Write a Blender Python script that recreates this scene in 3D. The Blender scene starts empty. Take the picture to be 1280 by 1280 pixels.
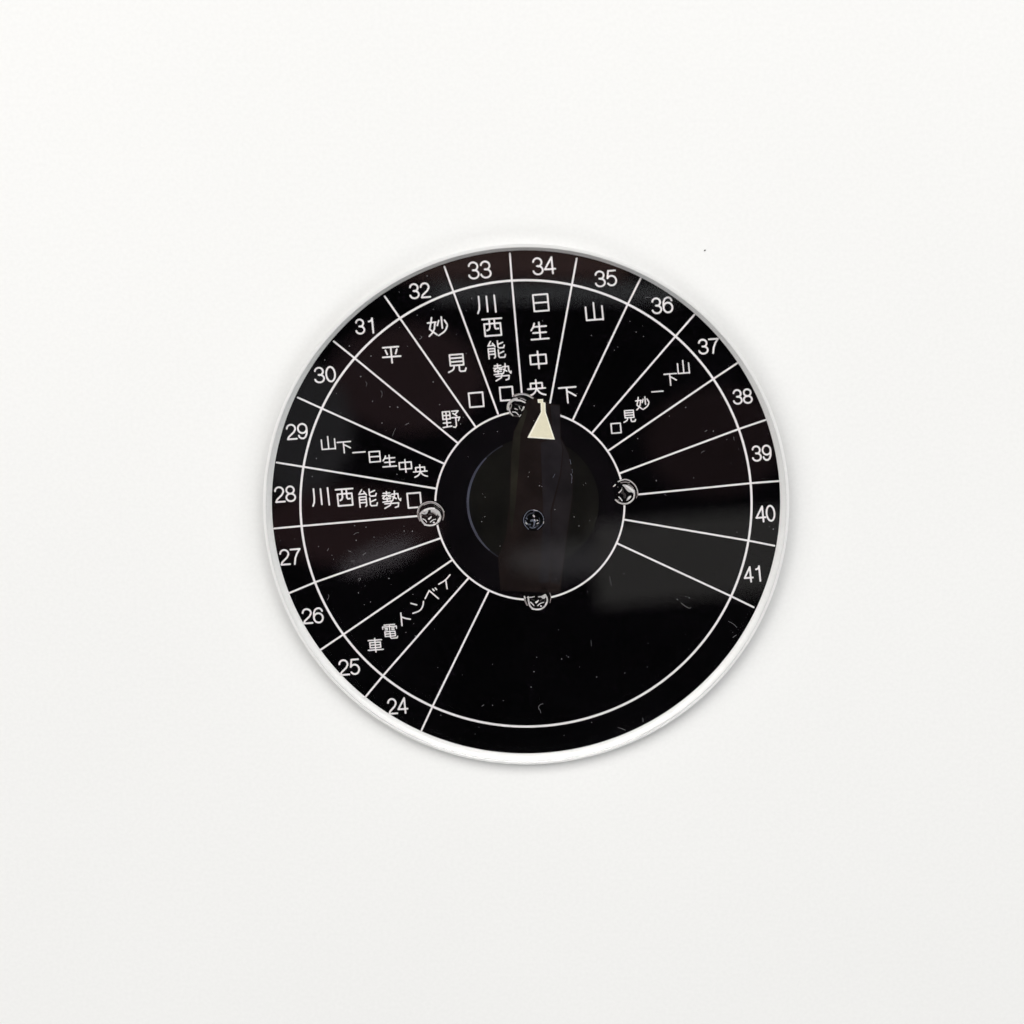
import bpy, math, random
import numpy as np
from mathutils import Matrix, Vector

# ------------------------------------------------------------------ camera, world, lamps, exposure
sc = bpy.context.scene
MM = 0.001
cam_data = bpy.data.cameras.new("camera")
cam_data.lens = 50.0
cam_data.sensor_width = 36.0
cam_data.clip_start = 0.01
cam_data.clip_end = 20.0
cam = bpy.data.objects.new("camera", cam_data)
sc.collection.objects.link(cam)
cx_, cy_, cz_ = ((0.99998265, 0.0, -0.00589037),
                 (-0.00087165, 0.98899051, -0.14797641),
                 (0.00582552, 0.14797898, 0.98897335))
cam.matrix_world = Matrix(((cx_[0], cy_[0], cz_[0], -1.0437 * MM),
                           (cx_[1], cy_[1], cz_[1], 39.8784 * MM),
                           (cx_[2], cy_[2], cz_[2], 270.8497 * MM),
                           (0, 0, 0, 1)))
cam_data.dof.use_dof = True
cam_data.dof.focus_distance = 0.2735
cam_data.dof.aperture_fstop = 9.5
sc.camera = cam

world = bpy.data.worlds.new("World")
sc.world = world
world.use_nodes = True
world.node_tree.nodes["Background"].inputs[0].default_value = (0.9, 0.92, 1.0, 1)
world.node_tree.nodes["Background"].inputs[1].default_value = 0.012


def area(name, loc, target, sx, sy, radiance, color, shape='RECTANGLE', spin=0.0):
    d = bpy.data.lights.new(name, 'AREA')
    d.shape = shape
    d.size, d.size_y = sx, sy
    a = sx * sy * (math.pi / 4 if shape == 'ELLIPSE' else 1.0)
    d.energy = radiance * a * math.pi
    d.color = color
    o = bpy.data.objects.new(name, d)
    o.location = loc
    q = (Vector(target) - Vector(loc)).to_track_quat('-Z', 'Y')
    o.rotation_euler = (q.to_matrix() @ Matrix.Rotation(spin, 3, 'Z')).to_euler()
    sc.collection.objects.link(o)
    return o


O = (0, 0, 0)
# broad window beyond the picture's top edge; added fill lamps at sides and opposite
area("window_light", (-0.05, 0.98, 1.72), O, 2.5, 1.15, 4.5, (1.0, 0.988, 0.968))
area("left_fill_light", (-1.55, 0.30, 1.40), O, 1.3, 1.2, 2.8, (1.0, 0.985, 0.958))
area("right_fill_light", (1.55, 0.30, 1.40), O, 1.3, 1.2, 2.3, (0.970, 0.988, 1.0))
area("lower_fill_light", (0.1, -1.75, 1.65), O, 2.2, 0.8, 1.2, (0.960, 0.982, 1.0))
# dim lamps added overhead to give the glossy acrylic its soft reflections
def overhead(name, u0, u1, v0, v1, radiance, color, shape='RECTANGLE', spin=0.0):
    area(name, ((u0 + u1) / 2, (v0 + v1) / 2, 2.0), ((u0 + u1) / 2, (v0 + v1) / 2, 0), abs(u1 - u0), abs(v1 - v0),
         radiance, color, shape, spin)
overhead("pale_reflection_lamp", 0.12, 0.56, -0.435, -0.300, 0.23, (1.0, 0.98, 0.93), 'RECTANGLE', math.radians(5))
overhead("faint_reflection_lamp", -0.02, 0.16, -0.405, -0.35, 0.22, (0.97, 0.96, 1.0), 'ELLIPSE')
overhead("smear_reflection_lamp", -0.295, -0.165, -0.39, -0.355, 0.5, (1.0, 0.90, 0.97), 'ELLIPSE', math.radians(20))
overhead("band_reflection_lamp", -0.14, 0.25, 0.038, 0.062, 0.38, (0.95, 0.97, 1.0))
overhead("brown_glow", -0.22, 0.17, 0.072, 0.20, 0.27, (1.0, 0.62, 0.55))
overhead("left_reflection_lamp", -0.44, -0.27, -0.27, -0.06, 0.15, (0.97, 0.97, 1.0), 'ELLIPSE')
overhead("red_glow", -0.42, -0.13, -0.385, -0.26, 0.13, (1.0, 0.55, 0.55), 'ELLIPSE')
overhead("brown_side_glow", -0.30, -0.06, -0.17, 0.00, 0.125, (1.0, 0.60, 0.62), 'ELLIPSE')
overhead("right_side_glow", 0.20, 0.42, -0.27, -0.10, 0.075, (1.0, 0.60, 0.60), 'ELLIPSE')

sc.view_settings.view_transform = 'Standard'
sc.view_settings.look = 'None'
sc.view_settings.exposure = 0.03
sc.view_settings.gamma = 1.0
sc.cycles.max_bounces = 14
sc.cycles.transmission_bounces = 12
sc.cycles.glossy_bounces = 6
sc.cycles.diffuse_bounces = 5
sc.cycles.caustics_refractive = True
sc.cycles.caustics_reflective = True
sc.cycles.blur_glossy = 0.0
sc.cycles.sample_clamp_indirect = 0.0
sc.cycles.use_denoising = True

# ------------------------------------------------------------------ materials
def new_mat(name):
    m = bpy.data.materials.new(name)
    m.use_nodes = True
    nt = m.node_tree
    b = nt.nodes["Principled BSDF"]
    return m, nt, b


def ink(name, rgb, var=0.12, scale=900.0, rough=0.6):
    """Printed ink: flat colour with a fine mottle of its own."""
    m, nt, b = new_mat(name)
    tc = nt.nodes.new("ShaderNodeTexCoord")
    nz = nt.nodes.new("ShaderNodeTexNoise")
    nz.inputs["Scale"].default_value = scale
    nz.inputs["Detail"].default_value = 3
    mr = nt.nodes.new("ShaderNodeMapRange")
    mr.inputs[1].default_value = 0.3
    mr.inputs[2].default_value = 0.7
    mr.inputs[3].default_value = 1 - var
    mr.inputs[4].default_value = 1 + var
    mx = nt.nodes.new("ShaderNodeVectorMath")
    mx.operation = 'SCALE'
    mx.inputs[0].default_value = rgb
    nt.links.new(tc.outputs["Object"], nz.inputs["Vector"])
    nt.links.new(nz.outputs["Fac"], mr.inputs[0])
    nt.links.new(mr.outputs[0], mx.inputs["Scale"])
    nt.links.new(mx.outputs[0], b.inputs["Base Color"])
    b.inputs["Roughness"].default_value = rough
    b.inputs["Specular IOR Level"].default_value = 0.0
    return m


INK = {
    'black': ink("black_ink", (0.0011, 0.0008, 0.0012), 0.5, 60),
    'hub': ink("hub_black_ink", (0.0034, 0.0026, 0.0034), 0.35, 90),
    'white': ink("white_ink", (0.79, 0.765, 0.77), 0.03, 1500),
    'skirt': ink("knob_skirt_ink", (0.0070, 0.0066, 0.0054), 0.35, 120),
    'arc': ink("knob_arc_ink", (0.060, 0.062, 0.085), 0.25, 300),
    'arc_dim': ink("knob_arc_dim_ink", (0.022, 0.022, 0.030), 0.25, 300),
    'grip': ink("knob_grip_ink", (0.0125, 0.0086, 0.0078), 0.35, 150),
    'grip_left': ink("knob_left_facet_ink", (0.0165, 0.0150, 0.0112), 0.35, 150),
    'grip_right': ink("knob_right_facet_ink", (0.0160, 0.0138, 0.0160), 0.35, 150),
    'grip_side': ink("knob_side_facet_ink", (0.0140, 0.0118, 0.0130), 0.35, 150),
    'cream': ink("cream_ink", (0.74, 0.695, 0.535), 0.03, 900),
    'cream_edge': ink("pale_cream_ink", (0.86, 0.83, 0.71), 0.03, 900),
    'steel': ink("steel_tone_ink", (0.50, 0.48, 0.48), 0.18, 2500),
    'steel_mid': ink("mid_steel_tone_ink", (0.24, 0.21, 0.21), 0.3, 2500),
    'steel_dark': ink("dark_steel_tone_ink", (0.055, 0.048, 0.048), 0.4, 2500),
    'steel_white': ink("bright_steel_tone_ink", (0.72, 0.70, 0.70), 0.08, 2500),
    'blue_mid': ink("blue_grey_tone_ink", (0.115, 0.125, 0.165), 0.45, 2500),
    'blue_dark': ink("dark_blue_grey_tone_ink", (0.030, 0.032, 0.042), 0.5, 2500),
    'deep': ink("deep_black_ink", (0.0012, 0.0010, 0.0012), 0.3, 300),
}

m_glass, nt, b = new_mat("clear_acrylic")
b.inputs["Base Color"].default_value = (1.0, 1.0, 1.0, 1)
b.inputs["Transmission Weight"].default_value = 1.0
b.inputs["Roughness"].default_value = 0.0
b.inputs["IOR"].default_value = 1.49

m_edge, nt, b = new_mat("sanded_acrylic_edge")
b.inputs["Base Color"].default_value = (0.95, 0.945, 0.94, 1)
b.inputs["Transmission Weight"].default_value = 0.32
b.inputs["Roughness"].default_value = 0.35
b.inputs["IOR"].default_value = 1.49
tc = nt.nodes.new("ShaderNodeTexCoord")
nz = nt.nodes.new("ShaderNodeTexNoise"); nz.inputs["Scale"].default_value = 2500.0
bp = nt.nodes.new("ShaderNodeBump"); bp.inputs["Strength"].default_value = 0.12; bp.inputs["Distance"].default_value = 0.00005
nt.links.new(tc.outputs["Object"], nz.inputs["Vector"]); nt.links.new(nz.outputs["Fac"], bp.inputs["Height"])
nt.links.new(bp.outputs[0], b.inputs["Normal"])

m_table, nt, b = new_mat("white_table_laminate")
tc = nt.nodes.new("ShaderNodeTexCoord")
n1 = nt.nodes.new("ShaderNodeTexNoise"); n1.inputs["Scale"].default_value = 9.0; n1.inputs["Detail"].default_value = 4
n2 = nt.nodes.new("ShaderNodeTexNoise"); n2.inputs["Scale"].default_value = 1400.0; n2.inputs["Detail"].default_value = 2
mr1 = nt.nodes.new("ShaderNodeMapRange")
for i, v in enumerate((0.3, 0.7, 0.985, 1.008)): mr1.inputs[i + 1].default_value = v
mr2 = nt.nodes.new("ShaderNodeMapRange")
for i, v in enumerate((0.3, 0.7, 0.985, 1.015)): mr2.inputs[i + 1].default_value = v
mul = nt.nodes.new("ShaderNodeMath"); mul.operation = 'MULTIPLY'
vm = nt.nodes.new("ShaderNodeVectorMath"); vm.operation = 'SCALE'; vm.inputs[0].default_value = (0.815, 0.815, 0.808)
L = nt.links.new
L(tc.outputs["Object"], n1.inputs["Vector"]); L(tc.outputs["Object"], n2.inputs["Vector"])
L(n1.outputs["Fac"], mr1.inputs[0]); L(n2.outputs["Fac"], mr2.inputs[0])
L(mr1.outputs[0], mul.inputs[0]); L(mr2.outputs[0], mul.inputs[1]); L(mul.outputs[0], vm.inputs["Scale"])
L(vm.outputs[0], b.inputs["Base Color"])
bp = nt.nodes.new("ShaderNodeBump"); bp.inputs["Strength"].default_value = 0.15; bp.inputs["Distance"].default_value = 0.00003
L(n2.outputs["Fac"], bp.inputs["Height"]); L(bp.outputs[0], b.inputs["Normal"])
b.inputs["Roughness"].default_value = 0.55
b.inputs["Specular IOR Level"].default_value = 0.25

m_dust, nt, b = new_mat("pale_dust")
b.inputs["Base Color"].default_value = (0.34, 0.34, 0.36, 1)
b.inputs["Roughness"].default_value = 0.9
m_speck, nt, b = new_mat("dark_speck")
b.inputs["Base Color"].default_value = (0.02, 0.018, 0.016, 1)
b.inputs["Roughness"].default_value = 0.8

# ------------------------------------------------------------------ helpers
def link_mesh(name, me, mats, parent=None, loc=None):
    for m in (mats if isinstance(mats, (list, tuple)) else [mats]):
        me.materials.append(m)
    o = bpy.data.objects.new(name, me)
    sc.collection.objects.link(o)
    if parent: o.parent = parent
    if loc: o.location = loc
    return o


def empty(name, parent=None, loc=None):
    o = bpy.data.objects.new(name, None)
    o.empty_display_size = 0.005
    sc.collection.objects.link(o)
    if parent: o.parent = parent
    if loc: o.location = loc
    return o


def lathe(profile, seg=256):
    vs, fs = [], []
    for r, z in profile:
        for k in range(seg):
            a = 2 * math.pi * k / seg
            vs.append((r * math.cos(a), r * math.sin(a), z))
    n = len(profile)
    for i in range(n - 1):
        for k in range(seg):
            k2 = (k + 1) % seg
            fs.append((i * seg + k, i * seg + k2, (i + 1) * seg + k2, (i + 1) * seg + k))
    fs.append(tuple(reversed(range(seg))))
    fs.append(tuple(range((n - 1) * seg, n * seg)))
    me = bpy.data.meshes.new("lathe")
    me.from_pydata(vs, [], fs)
    return me


# The printed artwork is itself a slightly oblique photograph of a dial; it is laid out in its own artwork
# units (u to the right, v downwards) and stretched onto the print sheet with this projective map (mm).
HM = np.array([[48.531662, 0.069922, -0.028225], [0.042089, -49.057179, 1.416818], [0.001054, -0.026504, 1.0]])


def art(p):
    p = np.asarray(p, float).reshape(-1, 2)
    s = (p - (657.0, 628.0)) / 317.0
    g = np.c_[s, np.ones(len(s))] @ HM.T
    return g[:, :2] / g[:, 2:] * MM


Z_INK = 0.12 * MM          # height of the black ink sheet above the table
STEP = 0.006 * MM


def smooth(pts, closed=False, it=2):
    pts = [tuple(p) for p in pts]
    for _ in range(it):
        out = []
        n = len(pts)
        rng = range(n) if closed else range(n - 1)
        if not closed: out.append(pts[0])
        for i in rng:
            a, b2 = pts[i], pts[(i + 1) % n]
            out.append((a[0] * .75 + b2[0] * .25, a[1] * .75 + b2[1] * .25))
            out.append((a[0] * .25 + b2[0] * .75, a[1] * .25 + b2[1] * .75))
        if not closed: out.append(pts[-1])
        pts = out
    return pts


def arc(cx, cy, rx, ry, a0, a1, n=18):
    """degrees, 0 = right, 90 = down"""
    return [(cx + rx * math.cos(math.radians(a0 + (a1 - a0) * i / n)),
             cy + ry * math.sin(math.radians(a0 + (a1 - a0) * i / n))) for i in range(n + 1)]


def field(strokes, fills, h):
    """strokes: (points, width[, width_end]); fills: polygons. Returns grid + signed distance (neg. inside)."""
    allp = [p for s in strokes for p in s[0]] + [p for f in fills for p in f]
    allp = np.array(allp)
    pad = max([s[1] for s in strokes] + [0.5]) / 2 + 2 * h
    x0, y0 = allp.min(0) - pad
    x1, y1 = allp.max(0) + pad
    xs = np.arange(x0, x1 + h, h); ys = np.arange(y0, y1 + h, h)
    X, Y = np.meshgrid(xs, ys)
    D = np.full(X.shape, 1e9)
    for s in strokes:
        pts = s[0]; w0 = s[1]; w1 = s[2] if len(s) > 2 else s[1]
        n = max(1, len(pts) - 1)
        for i in range(len(pts) - 1):
            (ax, ay), (bx, by) = pts[i], pts[i + 1]
            dx, dy = bx - ax, by - ay
            l2 = dx * dx + dy * dy + 1e-12
            t = np.clip(((X - ax) * dx + (Y - ay) * dy) / l2, 0, 1)
            w = w0 + (w1 - w0) * ((i + t) / n)
            D = np.minimum(D, np.hypot(X - ax - t * dx, Y - ay - t * dy) - w / 2)
    for f in fills:
        inside = np.zeros(X.shape, bool)
        dd = np.full(X.shape, 1e9)
        n = len(f)
        for i in range(n):
            (ax, ay), (bx, by) = f[i], f[(i + 1) % n]
            dx, dy = bx - ax, by - ay
            l2 = dx * dx + dy * dy + 1e-12
            t = np.clip(((X - ax) * dx + (Y - ay) * dy) / l2, 0, 1)
            dd = np.minimum(dd, np.hypot(X - ax - t * dx, Y - ay - t * dy))
            if ay != by:
                c = ((ay > Y) != (by > Y)) & (X < (bx - ax) * (Y - ay) / (by - ay) + ax)
                inside ^= c
        D = np.minimum(D, np.where(inside, -dd, dd))
    return xs, ys, D


def contour_mesh(layers, h=0.4):
    """layers: list of (strokes, fills, slot). Each layer is a union shape; later layers lie a hair above."""
    verts, faces, slots = [], [], []
    for li, (strokes, fills, slot) in enumerate(layers):
        xs, ys, D = field(strokes, fills, h)
        D = np.where(np.abs(D) < 1e-6, 1e-6, D)
        ins = D < 0
        ny, nx = D.shape
        anyin = ins[:-1, :-1] | ins[1:, :-1] | ins[:-1, 1:] | ins[1:, 1:]
        key = {}
        P = []

        def vid(k, x, y):
            if k not in key:
                key[k] = len(verts) + len(P)
                P.append((x, y))
            return key[k]
        for j, i in zip(*np.nonzero(anyin)):
            c = [(i, j), (i + 1, j), (i + 1, j + 1), (i, j + 1)]
            poly = []
            for k in range(4):
                (ia, ja), (ib, jb) = c[k], c[(k + 1) % 4]
                da, db = D[ja, ia], D[jb, ib]
                if da < 0: poly.append(vid((ia, ja), xs[ia], ys[ja]))
                if (da < 0) != (db < 0):
                    t = da / (da - db)
                    kk = (min((ia, ja), (ib, jb)), max((ia, ja), (ib, jb)))
                    poly.append(vid(kk, xs[ia] + t * (xs[ib] - xs[ia]), ys[ja] + t * (ys[jb] - ys[ja])))
            if len(poly) >= 3:
                faces.append(tuple(reversed(poly))); slots.append(slot)
        if not P: continue
        W = art(P)
        verts += [(x, y, li * STEP) for x, y in W]
    return verts, faces, slots


def print_art(name, layers, mats, parent, z, h=0.4, label=None):
    """one printed piece; its origin sits at its own middle on the sheet"""
    vs, fs, sl = contour_mesh(layers, h)
    v = np.array(vs)
    c = (v.min(0) + v.max(0)) / 2
    c[2] = 0
    v = v - c
    me = bpy.data.meshes.new(name)
    me.from_pydata(v.tolist(), [], fs)
    me.polygons.foreach_set('material_index', sl)
    pl = parent.location if parent.parent else Vector((0, 0, 0))
    o = link_mesh(name, me, mats, parent, (c[0] - pl.x, c[1] - pl.y, z - pl.z))
    if label: o['label'] = label
    return o


# ------------------------------------------------------------------ the white table top
TW = 1.6
me = bpy.data.meshes.new("table_top")
r_ = 0.004
prof = [(TW / 2, -0.03), (TW / 2, -r_), (TW / 2 - r_, 0.0)]
vs, fs = [], []
for r, z in prof:
    vs += [(-r, -r, z), (r, -r, z), (r, r, z), (-r, r, z)]
for i in range(2):
    for k in range(4):
        fs.append((i * 4 + k, i * 4 + (k + 1) % 4, (i + 1) * 4 + (k + 1) % 4, (i + 1) * 4 + k))
fs += [(3, 2, 1, 0), (8, 9, 10, 11)]
me.from_pydata(vs, [], fs)
table = link_mesh("table_top", me, m_table)
table['kind'] = 'structure'

# ------------------------------------------------------------------ the clear acrylic disc
disc = empty("acrylic_disc")
disc['label'] = "round clear acrylic disc printed with a black dial of white numbers and kanji"
disc['category'] = "dial disc"
R, T, B0, CH = 50.0, 4.0, 0.30, 0.62
prof = [(R, B0), (R, T - CH), (R - CH, T)]
block = link_mesh("acrylic_block", lathe([(r * MM, z * MM) for r, z in prof], 720), [m_glass, m_edge], disc)
for p in block.data.polygons:        # polished faces, finely sanded chamfers
    if 0.2 < abs(p.normal.z) < 0.95: p.material_index = 1

z = Z_INK
def ellipse(cx, cy, rx, ry, n=256): return arc(cx, cy, rx, ry, 0, 360, n)

# black printed face: a thin round film under the acrylic
Rp = R - 1.35
fme = lathe([((Rp - 0.01) * MM, -0.11 * MM), (Rp * MM, -0.10 * MM), (Rp * MM, 0.0)], 320)
face = link_mesh("printed_face", fme, INK['black'], disc, (0, 0.24 * MM, z))

Z1 = z + STEP                      # artwork on the face
hub = print_art("hub_disc", [([], [ellipse(662.3, 631.4, 118, 117.7)[:-1]], 0)], INK['hub'], disc, Z1, 2.0)
print_art("number_ring", [([(ellipse(657.5, 629.2, 282, 279, 200), 2.75)], [], 0)], INK['white'], disc, Z1 + STEP, 0.8)
print_art("hub_ring", [([(ellipse(662.3, 631.4, 118.3, 118.2, 140), 2.3)], [], 0)], INK['white'], disc, Z1 + 2 * STEP, 0.6)

DIV = [((526, 914.7), (540.6, 883.1), (610.5, 740)), ((455.6, 872.5), (478.6, 844.8), (585, 723.4)),
       ((399.4, 813.1), (428.1, 793.8), (564.4, 700.5)), ((360.9, 741.6), (393.8, 727.8), (550.3, 672.8)),
       ((342.7, 660.6), (377, 657.5), (522, 645)), ((345.8, 578.1), (380.2, 583.6), (544.4, 610.6)),
       ((372.3, 496.9), (404, 511.3), (554.7, 579.4)), ((417.2, 426.7), (444.5, 448.6), (571.4, 553.1)),
       ((481, 370.5), (500.5, 398.6), (594, 532.8)), ((555.5, 333.4), (567.2, 365.8), (622.5, 517.2)),
       ((637.3, 316.9), (639.8, 350.6), (652.4, 494)), ((720.9, 323.1), (715.3, 353.8), (687.7, 503.4)),
       ((801, 347.6), (785.3, 379), (716.3, 524.2)), ((868, 393.2), (845.6, 418.9), (740.8, 540.3)),
       ((921.8, 453.7), (893, 472.8), (761.1, 562.8)), ((957.2, 524.8), (924.5, 535.9), (775.2, 591.4)),
       ((973.2, 601.3), (939, 603.9), (796, 618.3)), ((968, 682.1), (935.9, 675.8), (779.8, 649.4)),
       ((942, 759.0), (914, 745.3), (771, 679))]
for d in DIV:
    print_art("divider_line", [([(list(d), 2.25)], [], 0)], INK['white'], disc, Z1 + 3 * STEP, 0.6)

# ------------------------------------------------------------------ lettering (monoline, drawn stroke by stroke)
def box(x0, y0, x1, y1): return [(x0, y0), (x1, y0), (x1, y1), (x0, y1), (x0, y0)]

DIGIT = {   # cell 60 x 100
    '0': [arc(29, 50, 26, 49, 0, 360, 36)],
    '1': [[(22, 20), (38, 16), (46, 2)], [(46, 0), (46, 100)]],
    '2': [arc(29, 28, 25, 27, 185, 375, 20) + [(44, 52), (12, 82), (5, 98), (58, 98)]],
    '3': [arc(28, 26, 24, 25, 190, 440, 22) + [(24, 48.5)], [(28, 48.5)] + arc(28, 74, 27, 25.5, -85, 170, 22)],
    '4': [[(45, 100), (45, 1), (0, 73), (60, 73)]],
    '5': [[(54, 2), (13, 2), (5, 50)] + arc(28, 67, 27, 31.5, 215, 505, 24)],
    '6': [arc(30, 67, 27, 32, 0, 360, 32), [(56, 22), (50, 8), (40, 1), (28, 1), (14, 10), (5, 30), (3, 55), (3, 67)]],
    '7': [[(2, 2), (58, 2)], [(58, 2), (40, 30), (27, 60), (20, 100)]],
    '8': [arc(29, 25, 23, 24, 0, 360, 30), arc(29, 74, 27, 25, 0, 360, 30)],
    '9': [arc(29, 32, 26, 31, 0, 360, 32), [(55, 32), (55, 45), (53, 68), (44, 90), (32, 99), (18, 98), (8, 88), (5, 78)]],
}
KANJI = {
    'kawa': [[(12, 0), (12, 52), (9, 80), (0, 100)], [(54, 3), (54, 94)], [(97, 0), (98, 100)]],
    'nishi': [[(0, 3), (100, 3)], box(8, 30, 92, 98), [(36, 3), (36, 50), (31, 62), (20, 67)],
              [(62, 3), (62, 54), (67, 61), (80, 60)]],
    'no': [[(24, 0), (8, 26), (42, 23)], [(34, 12), (46, 32)], [(8, 100), (8, 42), (43, 42), (43, 92), (37, 98)],
           [(8, 58), (43, 58)], [(8, 75), (43, 75)], [(62, 0), (62, 34), (67, 41), (92, 41), (97, 28)], [(62, 21), (90, 10)],
           [(62, 52), (62, 90), (67, 97), (94, 97), (98, 82)], [(62, 75), (91, 63)]],
    'se': [[(8, 9), (44, 9)], [(26, 0), (26, 24)], [(3, 23), (48, 23)], [(17, 25), (4, 38)], [(34, 25), (37, 33), (48, 33)],
           [(8, 44), (44, 44)], [(26, 36), (26, 60)], [(3, 62), (48, 58)],
           [(54, 18), (86, 17), (87, 45), (97, 60), (99, 48)], [(69, 0), (67, 28), (54, 58)], [(57, 33), (75, 46)],
           [(12, 73), (86, 73), (82, 95), (66, 99)], [(47, 64), (40, 84), (10, 100)]],
    'kuchi': [box(0, 0, 100, 100)],
    'nichi': [box(6, 0, 94, 100), [(6, 49), (94, 49)]],
    'sei': [[(25, 4), (18, 24), (4, 44)], [(19, 24), (92, 24)], [(52, 0), (52, 97)], [(14, 60), (88, 60)], [(0, 98), (100, 98)]],
    'chu': [box(0, 21, 100, 74), [(50, 0), (50, 100)]],
    'o': [[(50, 0), (50, 54)], [(18, 55), (18, 20), (84, 20), (84, 55)], [(0, 55), (100, 55)],
          smooth([(50, 54), (42, 76), (28, 90), (6, 99)]), smooth([(51, 55), (62, 78), (78, 92), (99, 99)])],
    'yama': [[(0, 22), (0, 97), (100, 97)], [(100, 22), (100, 100)], [(50, 0), (50, 97)]],
    'shita': [[(0, 0), (100, 0)], [(46, 0), (46, 100)], smooth([(50, 26), (72, 40), (95, 58)])],
    'myo': [[(22, 0), (16, 28), (7, 62), (42, 94)], [(38, 26), (31, 62), (18, 84), (2, 99)], [(0, 27), (42, 25)],
            [(72, 0), (72, 60)], [(57, 18), (48, 44)], [(87, 18), (98, 42)], smooth([(98, 50), (86, 78), (50, 99)])],
    'mi': [box(13, 0, 88, 62), [(13, 20), (88, 20)], [(13, 41), (88, 41)], smooth([(34, 62), (30, 86), (0, 99)]),
           [(62, 62), (62, 91), (67, 98), (93, 98), (99, 82)]],
    'hira': [[(5, 2), (92, 2)], [(49, 2), (49, 100)], [(0, 62), (100, 62)], [(18, 20), (26, 45)], [(82, 18), (73, 45)]],
    'ya': [box(3, 3, 44, 47), [(3, 25), (44, 25)], [(23, 3), (23, 92)], [(3, 69), (44, 69)], [(0, 95), (49, 90)],
           [(56, 3), (92, 3), (73, 24)], [(62, 16), (82, 32)], [(53, 41), (98, 41), (89, 60)],
           [(75, 41), (75, 90), (68, 99), (58, 96)]],
    'sha': [[(6, 13), (94, 13)], box(15, 29, 85, 67), [(15, 48), (85, 48)], [(0, 84), (100, 84)], [(50, 0), (50, 100)]],
    'den': [[(15, 2), (86, 2)], [(4, 31), (4, 15), (96, 15), (96, 31)], [(50, 2), (50, 40)], [(20, 26), (36, 26)],
            [(20, 37), (36, 37)], [(64, 26), (80, 26)], [(64, 37), (80, 37)], box(16, 50, 84, 83), [(16, 66), (84, 66)],
            [(50, 50), (50, 91), (56, 99), (95, 98), (98, 88)]],
    'to': [[(0, 0), (0, 100)], smooth([(0, 30), (50, 46), (100, 54)])],
    'n': [[(0, 8), (44, 26)], smooth([(100, 0), (93, 42), (66, 82), (8, 99)], it=3)],
    'be': [[(0, 88), (36, 18), (100, 98)], [(64, 8), (73, 22)], [(84, 0), (93, 14)]],
    'i': [smooth([(98, 0), (60, 36), (0, 62)]), [(60, 40), (64, 100)]],
    'bar': [[(0, 50), (100, 50)]],
}
RT = np.array([math.cos(math.radians(4.4)), -math.sin(math.radians(4.4))])
DN = np.array([math.sin(math.radians(5.6)), math.cos(math.radians(5.6))])


def fit_glyph(paths, bb, w, natural=None):
    """place paths inside the leaning frame whose outer bounding box is bb (artwork units)"""
    x0, y0, x1, y1 = bb
    Wd, Hd = x1 - x0, y1 - y0
    P = np.array([p for s in paths for p in s], float)
    lo, hi = P.min(0), P.max(0)
    sx, sy = 10.0, 10.0
    span = np.maximum(hi - lo, 1e-6)
    def place(sx, sy):
        return [((np.array(s) - lo) / span * (sx, sy)) @ np.array([RT, DN]) for s in paths]
    for _ in range(30):
        q = np.concatenate(place(sx, sy))
        e = q.max(0) - q.min(0) + w
        sx = max(0.5, sx + (Wd - e[0]) * .8) if span[0] > 1 else 0.0
        sy = max(0.5, sy + (Hd - e[1]) * .8) if span[1] > 1 else 0.0
    out = place(sx, sy)
    q = np.concatenate(out)
    off = np.array([(x0 + x1) / 2, (y0 + y1) / 2]) - (q.max(0) + q.min(0)) / 2
    return [[tuple(p + off) for p in s] for s in out]


def Z(ox, oy, x0, x1, y0, y1, k=6.4): return (ox + x0 / k, oy + y0 / k, ox + x1 / k, oy + y1 / k)


NUM = {
    24: (484, 871.4, 510.4, 893.4), 25: (423.1, 822.9, 450, 844.9), 26: Z(320, 620, 366, 542, 890, 1027),
    27: Z(320, 620, 186, 356, 416, 557), 28: Z(320, 450, 145, 321, 1004, 1144), 29: Z(320, 450, 239, 413, 504, 642),
    30: Z(320, 450, 464, 639, 48, 186), 31: Z(320, 290, 793, 946, 684, 820), 32: Z(480, 290, 201, 377, 403, 537),
    33: Z(480, 290, 671, 861, 229, 379), 34: Z(640, 290, 162, 352, 194, 346), 35: Z(640, 290, 661, 840, 300, 442),
    36: Z(800, 290, 91, 266, 516, 657), 37: Z(800, 290, 464, 630, 846, 980), 38: Z(800, 450, 741, 902, 227, 357),
    39: Z(800, 450, 893, 1052, 677, 813), 40: Z(800, 620, 924, 1083, 71, 211), 41: Z(800, 620, 830, 970, 554, 692)}
ZT = Z1 + 4 * STEP
for num, bb in NUM.items():
    s = str(num)
    a, b2 = DIGIT[s[0]], DIGIT[s[1]]
    adv = 67.0
    pb = [[(x + adv, y) for x, y in p] for p in b2]
    placed = fit_glyph(a + pb, bb, 2.2)
    c = art([((bb[0] + bb[2]) / 2, (bb[1] + bb[3]) / 2)])[0]
    e = empty("number", disc, (c[0], c[1], ZT))
    e['label'] = "white printed number %d" % num
    for part in (placed[:len(a)], placed[len(a):]):
        print_art("digit", [([(p, 2.2) for p in part], [], 0)], INK['white'], e, ZT, 0.35)

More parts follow.
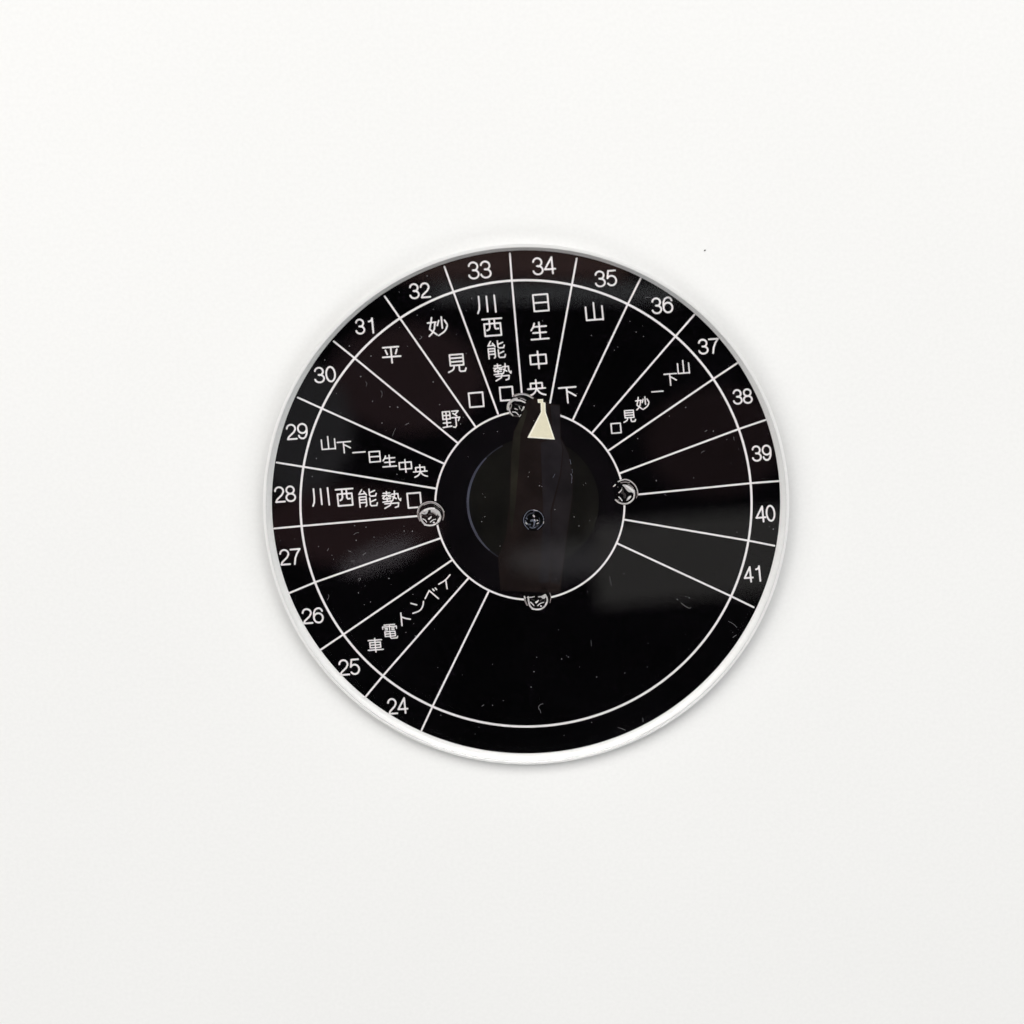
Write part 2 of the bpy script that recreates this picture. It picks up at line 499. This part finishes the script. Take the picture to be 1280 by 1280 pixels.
TXT = [
    ("white lettering down the sector under number 33", 2.05, [
        ('kawa', Z(480, 290, 745, 902, 500, 657)), ('nishi', Z(480, 290, 778, 946, 682, 840)),
        ('no', Z(480, 290, 826, 976, 866, 1020)), ('se', Z(480, 290, 872, 1022, 1048, 1196)),
        ('kuchi', Z(480, 450, 918, 1042, 206, 332))]),
    ("white lettering down the sector under number 34", 2.05, [
        ('nichi', Z(640, 290, 160, 302, 489, 642)), ('sei', Z(640, 290, 147, 301, 717, 868)),
        ('chu', Z(640, 290, 137, 283, 948, 1097)), ('o', Z(640, 450, 120, 276, 154, 294))]),
    ("two wide spaced white characters under number 35", 2.05, [
        ('yama', Z(640, 290, 581, 736, 560, 713)), ('shita', Z(640, 450, 367, 516, 208, 348))]),
    ("white lettering down the sector under number 32", 2.05, [
        ('myo', Z(480, 290, 343, 512, 674, 840)), ('mi', Z(480, 290, 512, 662, 970, 1129)),
        ('kuchi', Z(480, 450, 670, 805, 251, 385))]),
    ("two wide spaced white characters beside number 31", 2.05, [
        ('hira', Z(320, 290, 1008, 1164, 910, 1053)), ('ya', Z(480, 450, 461, 611, 401, 546))]),
    ("small slanting row of white characters beside number 29", 1.7, [
        ('yama', Z(320, 450, 517, 641, 608, 721)), ('shita', Z(320, 450, 644, 761, 646, 748)),
        ('bar', Z(320, 450, 769, 878, 726, 750)), ('nichi', Z(320, 450, 898, 1001, 724, 823)),
        ('sei', Z(320, 450, 1011, 1130, 757, 861)), ('chu', Z(320, 450, 1139, 1251, 792, 903)),
        ('o', Z(480, 450, 231, 353, 834, 943))]),
    ("wide row of white characters beside number 28", 2.05, [
        ('kawa', Z(320, 450, 450, 593, 1017, 1174)), ('nishi', Z(320, 450, 630, 781, 1021, 1174)),
        ('no', Z(320, 450, 818, 976, 1028, 1183)), ('se', Z(320, 450, 1006, 1163, 1043, 1192)),
        ('kuchi', Z(480, 450, 178, 306, 1054, 1190))]),
    ("small slanting row of white characters beside number 37", 1.65, [
        ('yama', Z(800, 290, 294, 401, 1023, 1137)), ('shita', Z(800, 290, 186, 296, 1126, 1231)),
        ('bar', Z(800, 450, 89, 189, 240, 264)), ('myo', Z(640, 450, 984, 1100, 290, 404)),
        ('mi', Z(640, 450, 891, 993, 396, 503)), ('kuchi', Z(640, 450, 786, 879, 499, 592))]),
    ("small slanting row of white characters beside number 25", 1.7, [
        ('sha', Z(320, 780, 893, 1023, 110, 229)), ('den', Z(320, 620, 1008, 1137, 1022, 1143)),
        ('to', Z(480, 620, 129, 216, 931, 1042)), ('n', Z(480, 620, 210, 321, 838, 944)),
        ('be', Z(480, 620, 324, 441, 731, 826)), ('i', Z(480, 620, 433, 533, 625, 747))]),
]
for label, w, items in TXT:
    bbs = np.array([bb for _, bb in items])
    c = art([((bbs[:, 0].min() + bbs[:, 2].max()) / 2, (bbs[:, 1].min() + bbs[:, 3].max()) / 2)])[0]
    e = empty("inscription", disc, (c[0], c[1], ZT))
    e['label'] = label
    for g, bb in items:
        ww = w * (0.82 if g in ('se', 'den', 'no', 'ya') else 0.95 if g in ('myo', 'mi', 'sha') else 1.0)
        gl = fit_glyph(KANJI[g], bb, ww)
        print_art("character", [([(p, ww) for p in gl], [], 0)], INK['white'], e, ZT, 0.35)

# ------------------------------------------------------------------ the printed knob
ZK = Z1 + 7 * STEP
knob = empty("knob", disc, tuple(art([(666, 628)])[0]) + (ZK,))
knob['label'] = "black rotary knob with a cream pointer, as printed on the dial"
print_art("knob_skirt", [([], [ellipse(666, 628, 82.5, 81)[:-1]], 0)], INK['skirt'], knob, ZK, 1.5)
print_art("skirt_edge", [([(arc(666, 628, 81.5, 80, 118, 242, 40), 1.7)], [], 0),
                         ([(arc(666, 628, 81.2, 79.8, 150, 206, 26), 2.9)], [], 1),
                         ([(arc(666, 628, 81.5, 80, 132, 150, 10), 1.6, 2.9), (arc(666, 628, 81.3, 79.9, 224, 206, 10), 1.6, 2.9)], [], 1)],
          [INK['arc_dim'], INK['arc']], knob, ZK + STEP, 0.5)


def F(pts, k=4.573, ox=560, oy=490): return [(ox + x / k, oy + y / k) for x, y in pts]


ZG = ZK + 4 * STEP
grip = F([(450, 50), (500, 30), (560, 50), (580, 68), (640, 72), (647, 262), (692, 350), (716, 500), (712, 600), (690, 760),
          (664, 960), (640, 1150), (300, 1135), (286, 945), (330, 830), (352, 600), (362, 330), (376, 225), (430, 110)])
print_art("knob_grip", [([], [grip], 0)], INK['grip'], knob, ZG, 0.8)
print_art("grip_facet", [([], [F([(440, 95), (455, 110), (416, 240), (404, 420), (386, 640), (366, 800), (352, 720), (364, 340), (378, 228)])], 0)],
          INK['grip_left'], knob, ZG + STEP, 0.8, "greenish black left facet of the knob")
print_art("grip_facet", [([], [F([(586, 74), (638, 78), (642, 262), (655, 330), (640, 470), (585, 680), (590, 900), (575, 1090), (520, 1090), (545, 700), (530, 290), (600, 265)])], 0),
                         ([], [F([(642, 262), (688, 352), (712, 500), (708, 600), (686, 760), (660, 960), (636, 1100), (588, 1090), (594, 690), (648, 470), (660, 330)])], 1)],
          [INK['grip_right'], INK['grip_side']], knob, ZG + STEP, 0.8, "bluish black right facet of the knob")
print_art("edge_glint", [([(F([(697, 385), (703, 412)]), 0.55), (F([(709, 440), (712, 462)]), 0.45), (F([(703, 468), (709, 482), (706, 520)]), 0.9, 0.5),
                           (F([(600, 490), (612, 468)]), 0.4)], [], 0)], INK['blue_mid'], knob, ZG + 4 * STEP, 0.2)


def S(pts, k=16.0, ox=625, oy=480): return [(ox + x / k, oy + y / k) for x, y in pts]


ptr = S([(752, 306), (862, 300), (866, 364), (908, 374), (914, 560), (1097, 1110), (548, 1072), (818, 560), (812, 378), (758, 374)])
ptr_in = S([(772, 322), (848, 318), (852, 366), (888, 388), (894, 566), (1058, 1082), (606, 1046), (838, 572), (832, 372), (776, 360)])
print_art("pointer", [([], [ptr], 0), ([], [ptr_in], 1)], [INK['cream_edge'], INK['cream']], knob, ZG + 4 * STEP, 0.3,
          "cream bottle shaped pointer mark")

# ------------------------------------------------------------------ the printed screws
STEEL = [INK['deep'], INK['steel_dark'], INK['steel_mid'], INK['steel'], INK['steel_white']]
ZS = Z1 + 8 * STEP


def screw(layers, z0, label, parent=None, mats=STEEL, name="screw"):
    return print_art(name, layers, mats, parent or disc, z0, 0.22, label)


# upper screw, half covered by the knob (16 px per unit)
u = lambda p: S(p, 16, 625, 480)
us = lambda p: smooth(u(p))
screw([
    ([], [smooth(u([(262, 235), (330, 195), (430, 172), (560, 200), (690, 290), (640, 300), (540, 420), (470, 600), (380, 680), (260, 660), (170, 560), (145, 420), (200, 330)]), True)], 0),
    ([(us([(280, 232), (420, 190), (560, 218), (672, 292)]), 2.6), ], [], 2),
    ([(us([(262, 262), (400, 258), (520, 318)]), 1.6), (us([(190, 600), (270, 640), (390, 650)]), 1.8)], [], 1),
    ([(us([(300, 238), (420, 196), (560, 226), (664, 290)]), 1.2), (us([(515, 330), (440, 290), (400, 300)]), 0.7)], [], 3),
    ([(us([(160, 500), (165, 400), (250, 320), (330, 300)]), 3.2), (us([(330, 325), (420, 330), (500, 372)]), 2.6, 1.4),
      (us([(170, 460), (200, 570), (260, 632)]), 2.2, 1.2)], [], 3),
    ([(us([(215, 380), (235, 430), (205, 500)]), 1.3)], [], 2),
    ([(us([(250, 560), (320, 560), (370, 620)]), 1.0), (us([(290, 495), (350, 515)]), 1.6, 1.0), (us([(475, 460), (460, 500), (435, 530)]), 2.0, 1.3),
      (us([(300, 318), (400, 322), (505, 368)]), 1.0), (us([(385, 650), (420, 615)]), 0.8)], [], 4),
    ([], [smooth(u([(285, 345), (400, 395), (480, 425), (430, 480), (380, 540), (400, 590), (330, 540), (235, 510), (285, 460)]), True)], 0),
    ([(us([(300, 492), (350, 512)]), 1.7, 1.0), (us([(478, 462), (462, 500), (438, 528)]), 2.0, 1.3), (us([(380, 440), (400, 500)]), 1.0), ], [], 3),
    ([(us([(300, 400), (420, 440)]), 1.2)], [], 1),
], ZS, "upper bright screw partly hidden by the knob tip")

# right screw (21.33 px per unit)
u = lambda p: S(p, 21.333, 755, 585)
us = lambda p: smooth(u(p))
screw([
    ([], [smooth(u([(370, 340), (520, 275), (680, 310), (850, 430), (925, 620), (905, 780), (840, 880), (680, 980), (520, 1000), (380, 950), (290, 830), (270, 680), (240, 520), (280, 430)]), True)], 0),
    ([(us([(380, 362), (480, 318), (590, 300), (720, 350), (850, 480), (900, 620), (905, 700)]), 1.7, 0.9)], [], 3),
    ([(us([(450, 390), (560, 370), (680, 390)]), 1.2), (us([(640, 430), (720, 470), (780, 530)]), 0.9), (us([(880, 640), (895, 720), (860, 800)]), 0.9)], [], 2),
    ([(us([(310, 850), (400, 930), (540, 962), (680, 930), (790, 830), (812, 700), (800, 600)]), 1.9)], [], 3),
    ([], [smooth(u([(470, 440), (600, 440), (740, 510), (820, 600), (800, 700), (740, 640), (670, 650), (600, 590), (540, 500)]), True),
          smooth(u([(740, 735), (700, 810), (640, 860), (590, 880), (620, 800), (670, 740)]), True)], 3),
    ([(us([(600, 480), (720, 560), (780, 620)]), 1.9), (us([(700, 760), (650, 820)]), 1.2), (us([(800, 790), (740, 870), (640, 930)]), 1.0),
      (us([(400, 655), (450, 610), (475, 560)]), 1.4, 0.9), (us([(395, 770), (440, 810), (480, 870)]), 1.2), (us([(250, 490), (285, 465), (298, 450)]), 1.0, 1.8)], [], 4),
    ([(us([(480, 520), (470, 560)]), 0.8), (us([(350, 860), (400, 850)]), 0.9), (us([(370, 500), (372, 510)]), 0.8)], [], 2),
    ([(us([(470, 650), (560, 700), (550, 780)]), 3.0), (us([(500, 560), (510, 640)]), 1.2)], [], 1),
], ZS, "right bright screw on the hub ring")

# left screw
u = lambda p: S(p, 21.333, 510, 610)
us = lambda p: smooth(u(p))
screw([
    ([], [smooth(arc(510 + 608 / 21.333, 610 + 650 / 21.333, 17.6, 15.2, 0, 350, 40), True),
          smooth(arc(510 + 600 / 21.333, 610 + 770 / 21.333, 13.9, 12.9, 0, 350, 40), True)], 0),
    ([(us([(270, 640), (290, 520), (400, 420), (560, 370), (720, 385), (850, 470), (940, 600), (960, 720), (930, 850)]), 2.5, 1.3),
      (us([(255, 640), (262, 760), (320, 870)]), 1.8)], [], 2),
    ([(us([(250, 640), (280, 520), (390, 410), (560, 350), (740, 380), (900, 510), (965, 640)]), 0.7), (us([(420, 455), (560, 400), (700, 405), (850, 520)]), 0.6)], [], 3),
    ([(us([(700, 470), (800, 530), (880, 610)]), 1.3)], [], 1),
    ([(us([(330, 680), (340, 820), (400, 920), (480, 990), (640, 1000), (770, 940), (850, 860), (870, 740), (820, 660)]), 2.2)],
     [smooth(u([(310, 660), (430, 560), (600, 510), (750, 550), (870, 650), (850, 760), (740, 700), (620, 650), (540, 610), (500, 700), (400, 700)]), True)], 3),
    ([(us([(440, 590), (590, 535), (700, 545)]), 2.0), (us([(800, 880), (845, 800)]), 2.0), (us([(440, 985), (620, 1010), (740, 960)]), 1.1)], [], 4),
    ([], [smooth(u([(530, 600), (575, 575), (620, 600), (600, 650), (690, 720), (760, 770), (700, 800), (600, 780), (480, 790), (390, 730), (500, 710), (545, 650)]), True),
          smooth(u([(420, 860), (460, 900), (520, 930), (620, 950), (700, 940), (760, 880), (700, 860), (600, 900), (520, 880), (470, 780), (440, 790)]), True)], 0),
    ([(us([(560, 700), (640, 690)]), 1.4), (us([(450, 740), (520, 760)]), 0.9), (us([(790, 700), (810, 760), (790, 830)]), 1.0)], [], 1),
    ([(us([(560, 820), (600, 790), (620, 760)]), 2.4, 1.2), (us([(395, 820), (460, 850), (495, 905)]), 1.1), (us([(600, 905), (660, 850), (740, 830)]), 1.3, 0.8),
      (us([(680, 915), (700, 918)]), 1.8)], [], 4),
    ([(us([(330, 720), (370, 725)]), 1.2), (us([(420, 650), (460, 670)]), 1.2), (us([(640, 640), (700, 670), (760, 720)]), 1.4)], [], 2),
], ZS, "left bright screw on the hub ring, seen whole")

# lower screw, top half hidden by the knob
u = lambda p: S(p, 21.333, 645, 720)
us = lambda p: smooth(u(p))
screw([
    ([], [smooth(u([(215, 530), (500, 535), (700, 500), (880, 410), (950, 560), (910, 740), (820, 850), (640, 930), (450, 925), (320, 820), (245, 700)]), True)], 0),
    ([(us([(225, 545), (240, 660), (300, 780)]), 2.2, 1.6), (us([(885, 420), (940, 540), (905, 720)]), 0.9)], [], 2),
    ([(us([(325, 560), (340, 700), (370, 800), (450, 880), (620, 895), (740, 840), (820, 740), (840, 600), (780, 500)]), 2.0),
      (us([(300, 572), (400, 568), (490, 548)]), 1.1), (us([(600, 555), (700, 545), (770, 495)]), 1.3)], [smooth(u([(640, 550), (760, 490), (800, 560), (740, 620), (680, 580)]), True)], 3),
    ([(us([(430, 880), (560, 900), (660, 880)]), 1.2), (us([(790, 760), (820, 700)]), 1.7), (us([(225, 548), (245, 590)]), 1.2),
      (us([(540, 700), (570, 680), (595, 650)]), 2.6, 1.2), (us([(390, 700), (440, 740), (480, 790)]), 1.5, 0.8), (us([(580, 790), (640, 730), (740, 700)]), 1.2, 0.8),
      (us([(660, 798), (672, 800)]), 1.7)], [], 4),
    ([(us([(420, 620), (490, 645)]), 1.2), (us([(640, 660), (700, 620)]), 1.4), (us([(760, 620), (765, 700)]), 0.7)], [], 1),
], ZS, "lower bright screw half hidden by the knob foot")

# dark screw in the middle of the knob
u = lambda p: S(p, 25.6, 642, 620)
us = lambda p: smooth(u(p))
screw([
    ([], [arc(667, 650, 14.3, 13.7, 0, 354, 50)], 0),
    ([(us([(475, 1060), (380, 960), (325, 850), (315, 720), (390, 560), (500, 460), (640, 442), (800, 480), (900, 570), (965, 700), (960, 850), (880, 970), (760, 1070)]), 1.0)], [], 2),
    ([(us([(400, 720), (430, 620), (540, 550), (650, 540)]), 1.6), (us([(400, 880), (500, 930), (560, 1010)]), 1.8), (us([(600, 1010), (700, 990), (770, 950)]), 2.2),
      (us([(820, 700), (840, 800), (800, 900)]), 1.2)], [], 1),
    ([(us([(560, 790), (650, 760), (690, 800)]), 2.6), (us([(660, 800), (670, 900), (640, 960)]), 1.8), (us([(480, 900), (540, 905)]), 1.3), (us([(520, 1000), (600, 1030), (700, 1000)]), 1.0),
      (us([(375, 790), (400, 850)]), 1.3), (us([(405, 700), (440, 735)]), 1.2), (us([(640, 480), (720, 470)]), 0.8)], [], 2),
    ([(us([(635, 620), (660, 655)]), 1.9), (us([(400, 860), (425, 885)]), 1.8), (us([(750, 885), (790, 860)]), 1.2), (us([(670, 750), (680, 780)]), 1.1),
      (us([(745, 770), (775, 785)]), 1.0), (us([(640, 440), (760, 470)]), 0.6), (us([(960, 820), (955, 870)]), 0.9)], [], 3),
], ZG + 5 * STEP, "small dark blue grey screw at the knob centre", knob,
    [INK['deep'], INK['blue_dark'], INK['blue_mid'], INK['steel'], INK['steel_white']], "centre_screw")

# ------------------------------------------------------------------ dust lying on the acrylic, specks on the table
rnd = random.Random(11)
dv, df = [], []


def grain(x, y, z0, r, stretch=1.0):
    a = rnd.uniform(0, math.pi)
    base = len(dv)
    n = 5
    for lay, (rr, hh) in enumerate(((0.7, 0.0), (1.0, 0.5), (0.0, 1.0))):
        for k in range(n if rr else 1):
            t = 2 * math.pi * k / n
            px, py = r * rr * stretch * math.cos(t) * rnd.uniform(.75, 1.2), r * rr * math.sin(t) * rnd.uniform(.75, 1.2)
            dv.append((x + px * math.cos(a) - py * math.sin(a), y + px * math.sin(a) + py * math.cos(a), z0 + hh * r * 1.1))
    for k in range(n):
        k2 = (k + 1) % n
        df.append((base + k, base + k2, base + n + k2, base + n + k))
        df.append((base + n + k, base + n + k2, base + 2 * n))


def fibre(pts, z0, r):
    base = len(dv)
    m = 4
    for i, (x, y) in enumerate(pts):
        a, b2 = pts[max(0, i - 1)], pts[min(len(pts) - 1, i + 1)]
        dx, dy = b2[0] - a[0], b2[1] - a[1]
        l = math.hypot(dx, dy) or 1
        nx, ny = -dy / l, dx / l
        for k in range(m):
            t = 2 * math.pi * k / m
            dv.append((x + nx * r * math.cos(t), y + ny * r * math.cos(t), z0 + r + r * math.sin(t)))
    for i in range(len(pts) - 1):
        for k in range(m):
            k2 = (k + 1) % m
            df.append((base + i * m + k, base + i * m + k2, base + (i + 1) * m + k2, base + (i + 1) * m + k))


def top(p):
    du, dv_ = p[0] - 658.0, p[1] - 632.5
    return ((0.15 + 0.15166 * (1 + 8.5e-5 * dv_) * du) * MM, (1.10 - 0.15334 * dv_ - 1.31e-5 * dv_ * dv_) * MM)
ZTOP = (T + 0.002) * MM
SPK = [Z(320, 450, a, a, b_, b_)[:2] for a, b_ in ((833, 132), (640, 268), (675, 420), (1005, 505), (480, 788), (448, 932), (1125, 915), (1130, 378), (1068, 375), (930, 330))] + \
      [Z(320, 620, a, a, b_, b_)[:2] for a, b_ in ((788, 238), (878, 250), (1182, 242), (1250, 282), (1184, 280), (498, 405), (618, 507), (712, 577), (606, 475), (1062, 660), (872, 720), (818, 775), (915, 848), (865, 870), (942, 330), (800, 355), (1255, 788))] + \
      [Z(480, 450, a, a, b_, b_)[:2] for a, b_ in ((905, 572), (795, 590), (442, 357), (632, 458), (610, 512), (787, 1070), (807, 1097), (1160, 898), (1152, 934), (1242, 1005), (1260, 1012), (390, 176), (670, 775))] + \
      [Z(640, 450, a, a, b_, b_)[:2] for a, b_ in ((1003, 628), (960, 725), (588, 985), (570, 1000), (342, 1196), (495, 1255), (172, 487), (655, 366), (515, 270), (1152, 965), (137, 897), (128, 934))] + \
      [Z(480, 620, a, a, b_, b_)[:2] for a, b_ in ((927, 400), (230, 787), (250, 1120), (237, 1022), (175, 1092), (780, 205), (805, 165), (38, 660))] + \
      [Z(640, 620, a, a, b_, b_)[:2] for a, b_ in ((895, 620), (605, 765), (535, 238), (352, 663), (620, 195))] + \
      [Z(640, 780, a, a, b_, b_)[:2] for a, b_ in ((397, 278), (437, 252), (451, 262), (178, 380), (541, 342), (678, 422), (903, 390), (1083, 342), (638, 785), (418, 890), (1088, 152), (152, 503), (372, 45), (198, 265))] + \
      [Z(480, 780, a, a, b_, b_)[:2] for a, b_ in ((430, 348), (868, 322), (1200, 380), (870, 650), (955, 612), (455, 730), (730, 880), (762, 825), (627, 407), (1178, 503))] + \
      [Z(800, 450, a, a, b_, b_)[:2] for a, b_ in ((583, 568), (425, 942), (232, 448), (785, 712), (362, 378), (128, 962), (690, 636))] + \
      [Z(800, 620, a, a, b_, b_)[:2] for a, b_ in ((297, 825), (365, 803), (392, 812), (740, 1087), (405, 888), (773, 288), (1063, 262))] + \
      [Z(320, 290, a, a, b_, b_)[:2] for a, b_ in ((1140, 480), (1142, 765), (915, 993), (545, 1025), (742, 912))] + \
      [Z(480, 290, a, a, b_, b_)[:2] for a, b_ in ((340, 350), (117, 480), (262, 665), (390, 617), (118, 765), (698, 530), (652, 630), (655, 972), (575, 818))] + \
      [Z(640, 290, a, a, b_, b_)[:2] for a, b_ in ((632, 828), (990, 800), (1048, 835), (843, 920), (1040, 752), (940, 715), (815, 945), (240, 710))]
for p in SPK:
    x, y = top(p)
    grain(x, y, ZTOP, rnd.choice((0.045, 0.055, 0.07, 0.085)) * MM, rnd.uniform(1, 1.5))
for _ in range(15):
    a, r = rnd.uniform(0, 2 * math.pi), 47.5 * math.sqrt(rnd.random())
    grain(r * math.cos(a) * MM, r * math.sin(a) * MM, ZTOP, rnd.uniform(0.022, 0.04) * MM, rnd.uniform(1, 1.8))
FIB = [(320, 450, [(870, 170), (885, 190), (875, 212)], .02), (320, 450, [(992, 245), (1008, 262), (1000, 300)], .022),
       (320, 450, [(1116, 545), (1098, 578), (1088, 612)], .022), (320, 450, [(1190, 520), (1222, 505)], .035),
       (480, 290, [(285, 830), (302, 842), (280, 858)], .03), (640, 780, [(250, 638), (228, 640), (208, 668), (228, 690), (232, 712)], .035),
       (640, 780, [(848, 825), (880, 835), (912, 848)], .035), (640, 780, [(1047, 748), (1050, 782)], .035),
       (640, 780, [(632, 130), (636, 178)], .02), (800, 620, [(328, 852), (365, 885), (400, 898)], .03),
       (800, 620, [(705, 1000), (745, 1018), (775, 1050)], .03), (800, 620, [(740, 1130), (770, 1108)], .04),
       (320, 620, [(780, 310), (798, 296), (820, 294)], .025), (320, 620, [(568, 440), (580, 420)], .035),
       (320, 620, [(735, 440), (758, 446)], .035), (320, 620, [(850, 475), (878, 455)], .04), (320, 620, [(575, 790), (585, 802), (568, 835)], .03),
       (480, 780, [(782, 658), (802, 645)], .04), (320, 620, [(815, 668), (830, 655), (838, 668), (820, 682)], .03),
       (640, 290, [(1058, 528), (1080, 518), (1105, 526)], .02), (800, 450, [(515, 572), (535, 560)], .035),
       (800, 450, [(745, 612), (750, 640)], .03), (640, 620, [(780, 640), (795, 720)], .015), (320, 620, [(755, 520), (790, 522)], .02),
       (800, 450, [(488, 745), (495, 730), (515, 728)], .025), (640, 450, [(1215, 1070), (1235, 1085)], .03)]
for ox, oy, pts, r in FIB:
    q = [top((ox + x / 6.4, oy + y / 6.4)) for x, y in smooth(pts, it=2)]
    fibre(q, ZTOP, 0.62 * r * MM)
me = bpy.data.meshes.new("dust")
me.from_pydata(dv, [], df)
dust = link_mesh("dust", me, m_dust)
dust['kind'] = 'stuff'
dust['label'] = "fine pale dust grains and short fibres lying on the glossy black dial"
dust['category'] = "dust"

dv, df = [], []
grain(0, 0, 0.0, 0.15 * MM, 1.25)
me = bpy.data.meshes.new("speck")
me.from_pydata(dv, [], df)
speck = link_mesh("speck", me, m_speck, None, (33.47 * MM, 48.92 * MM, 0.0))
speck['label'] = "tiny dark speck on the white table above right of the disc"
speck['category'] = "speck"
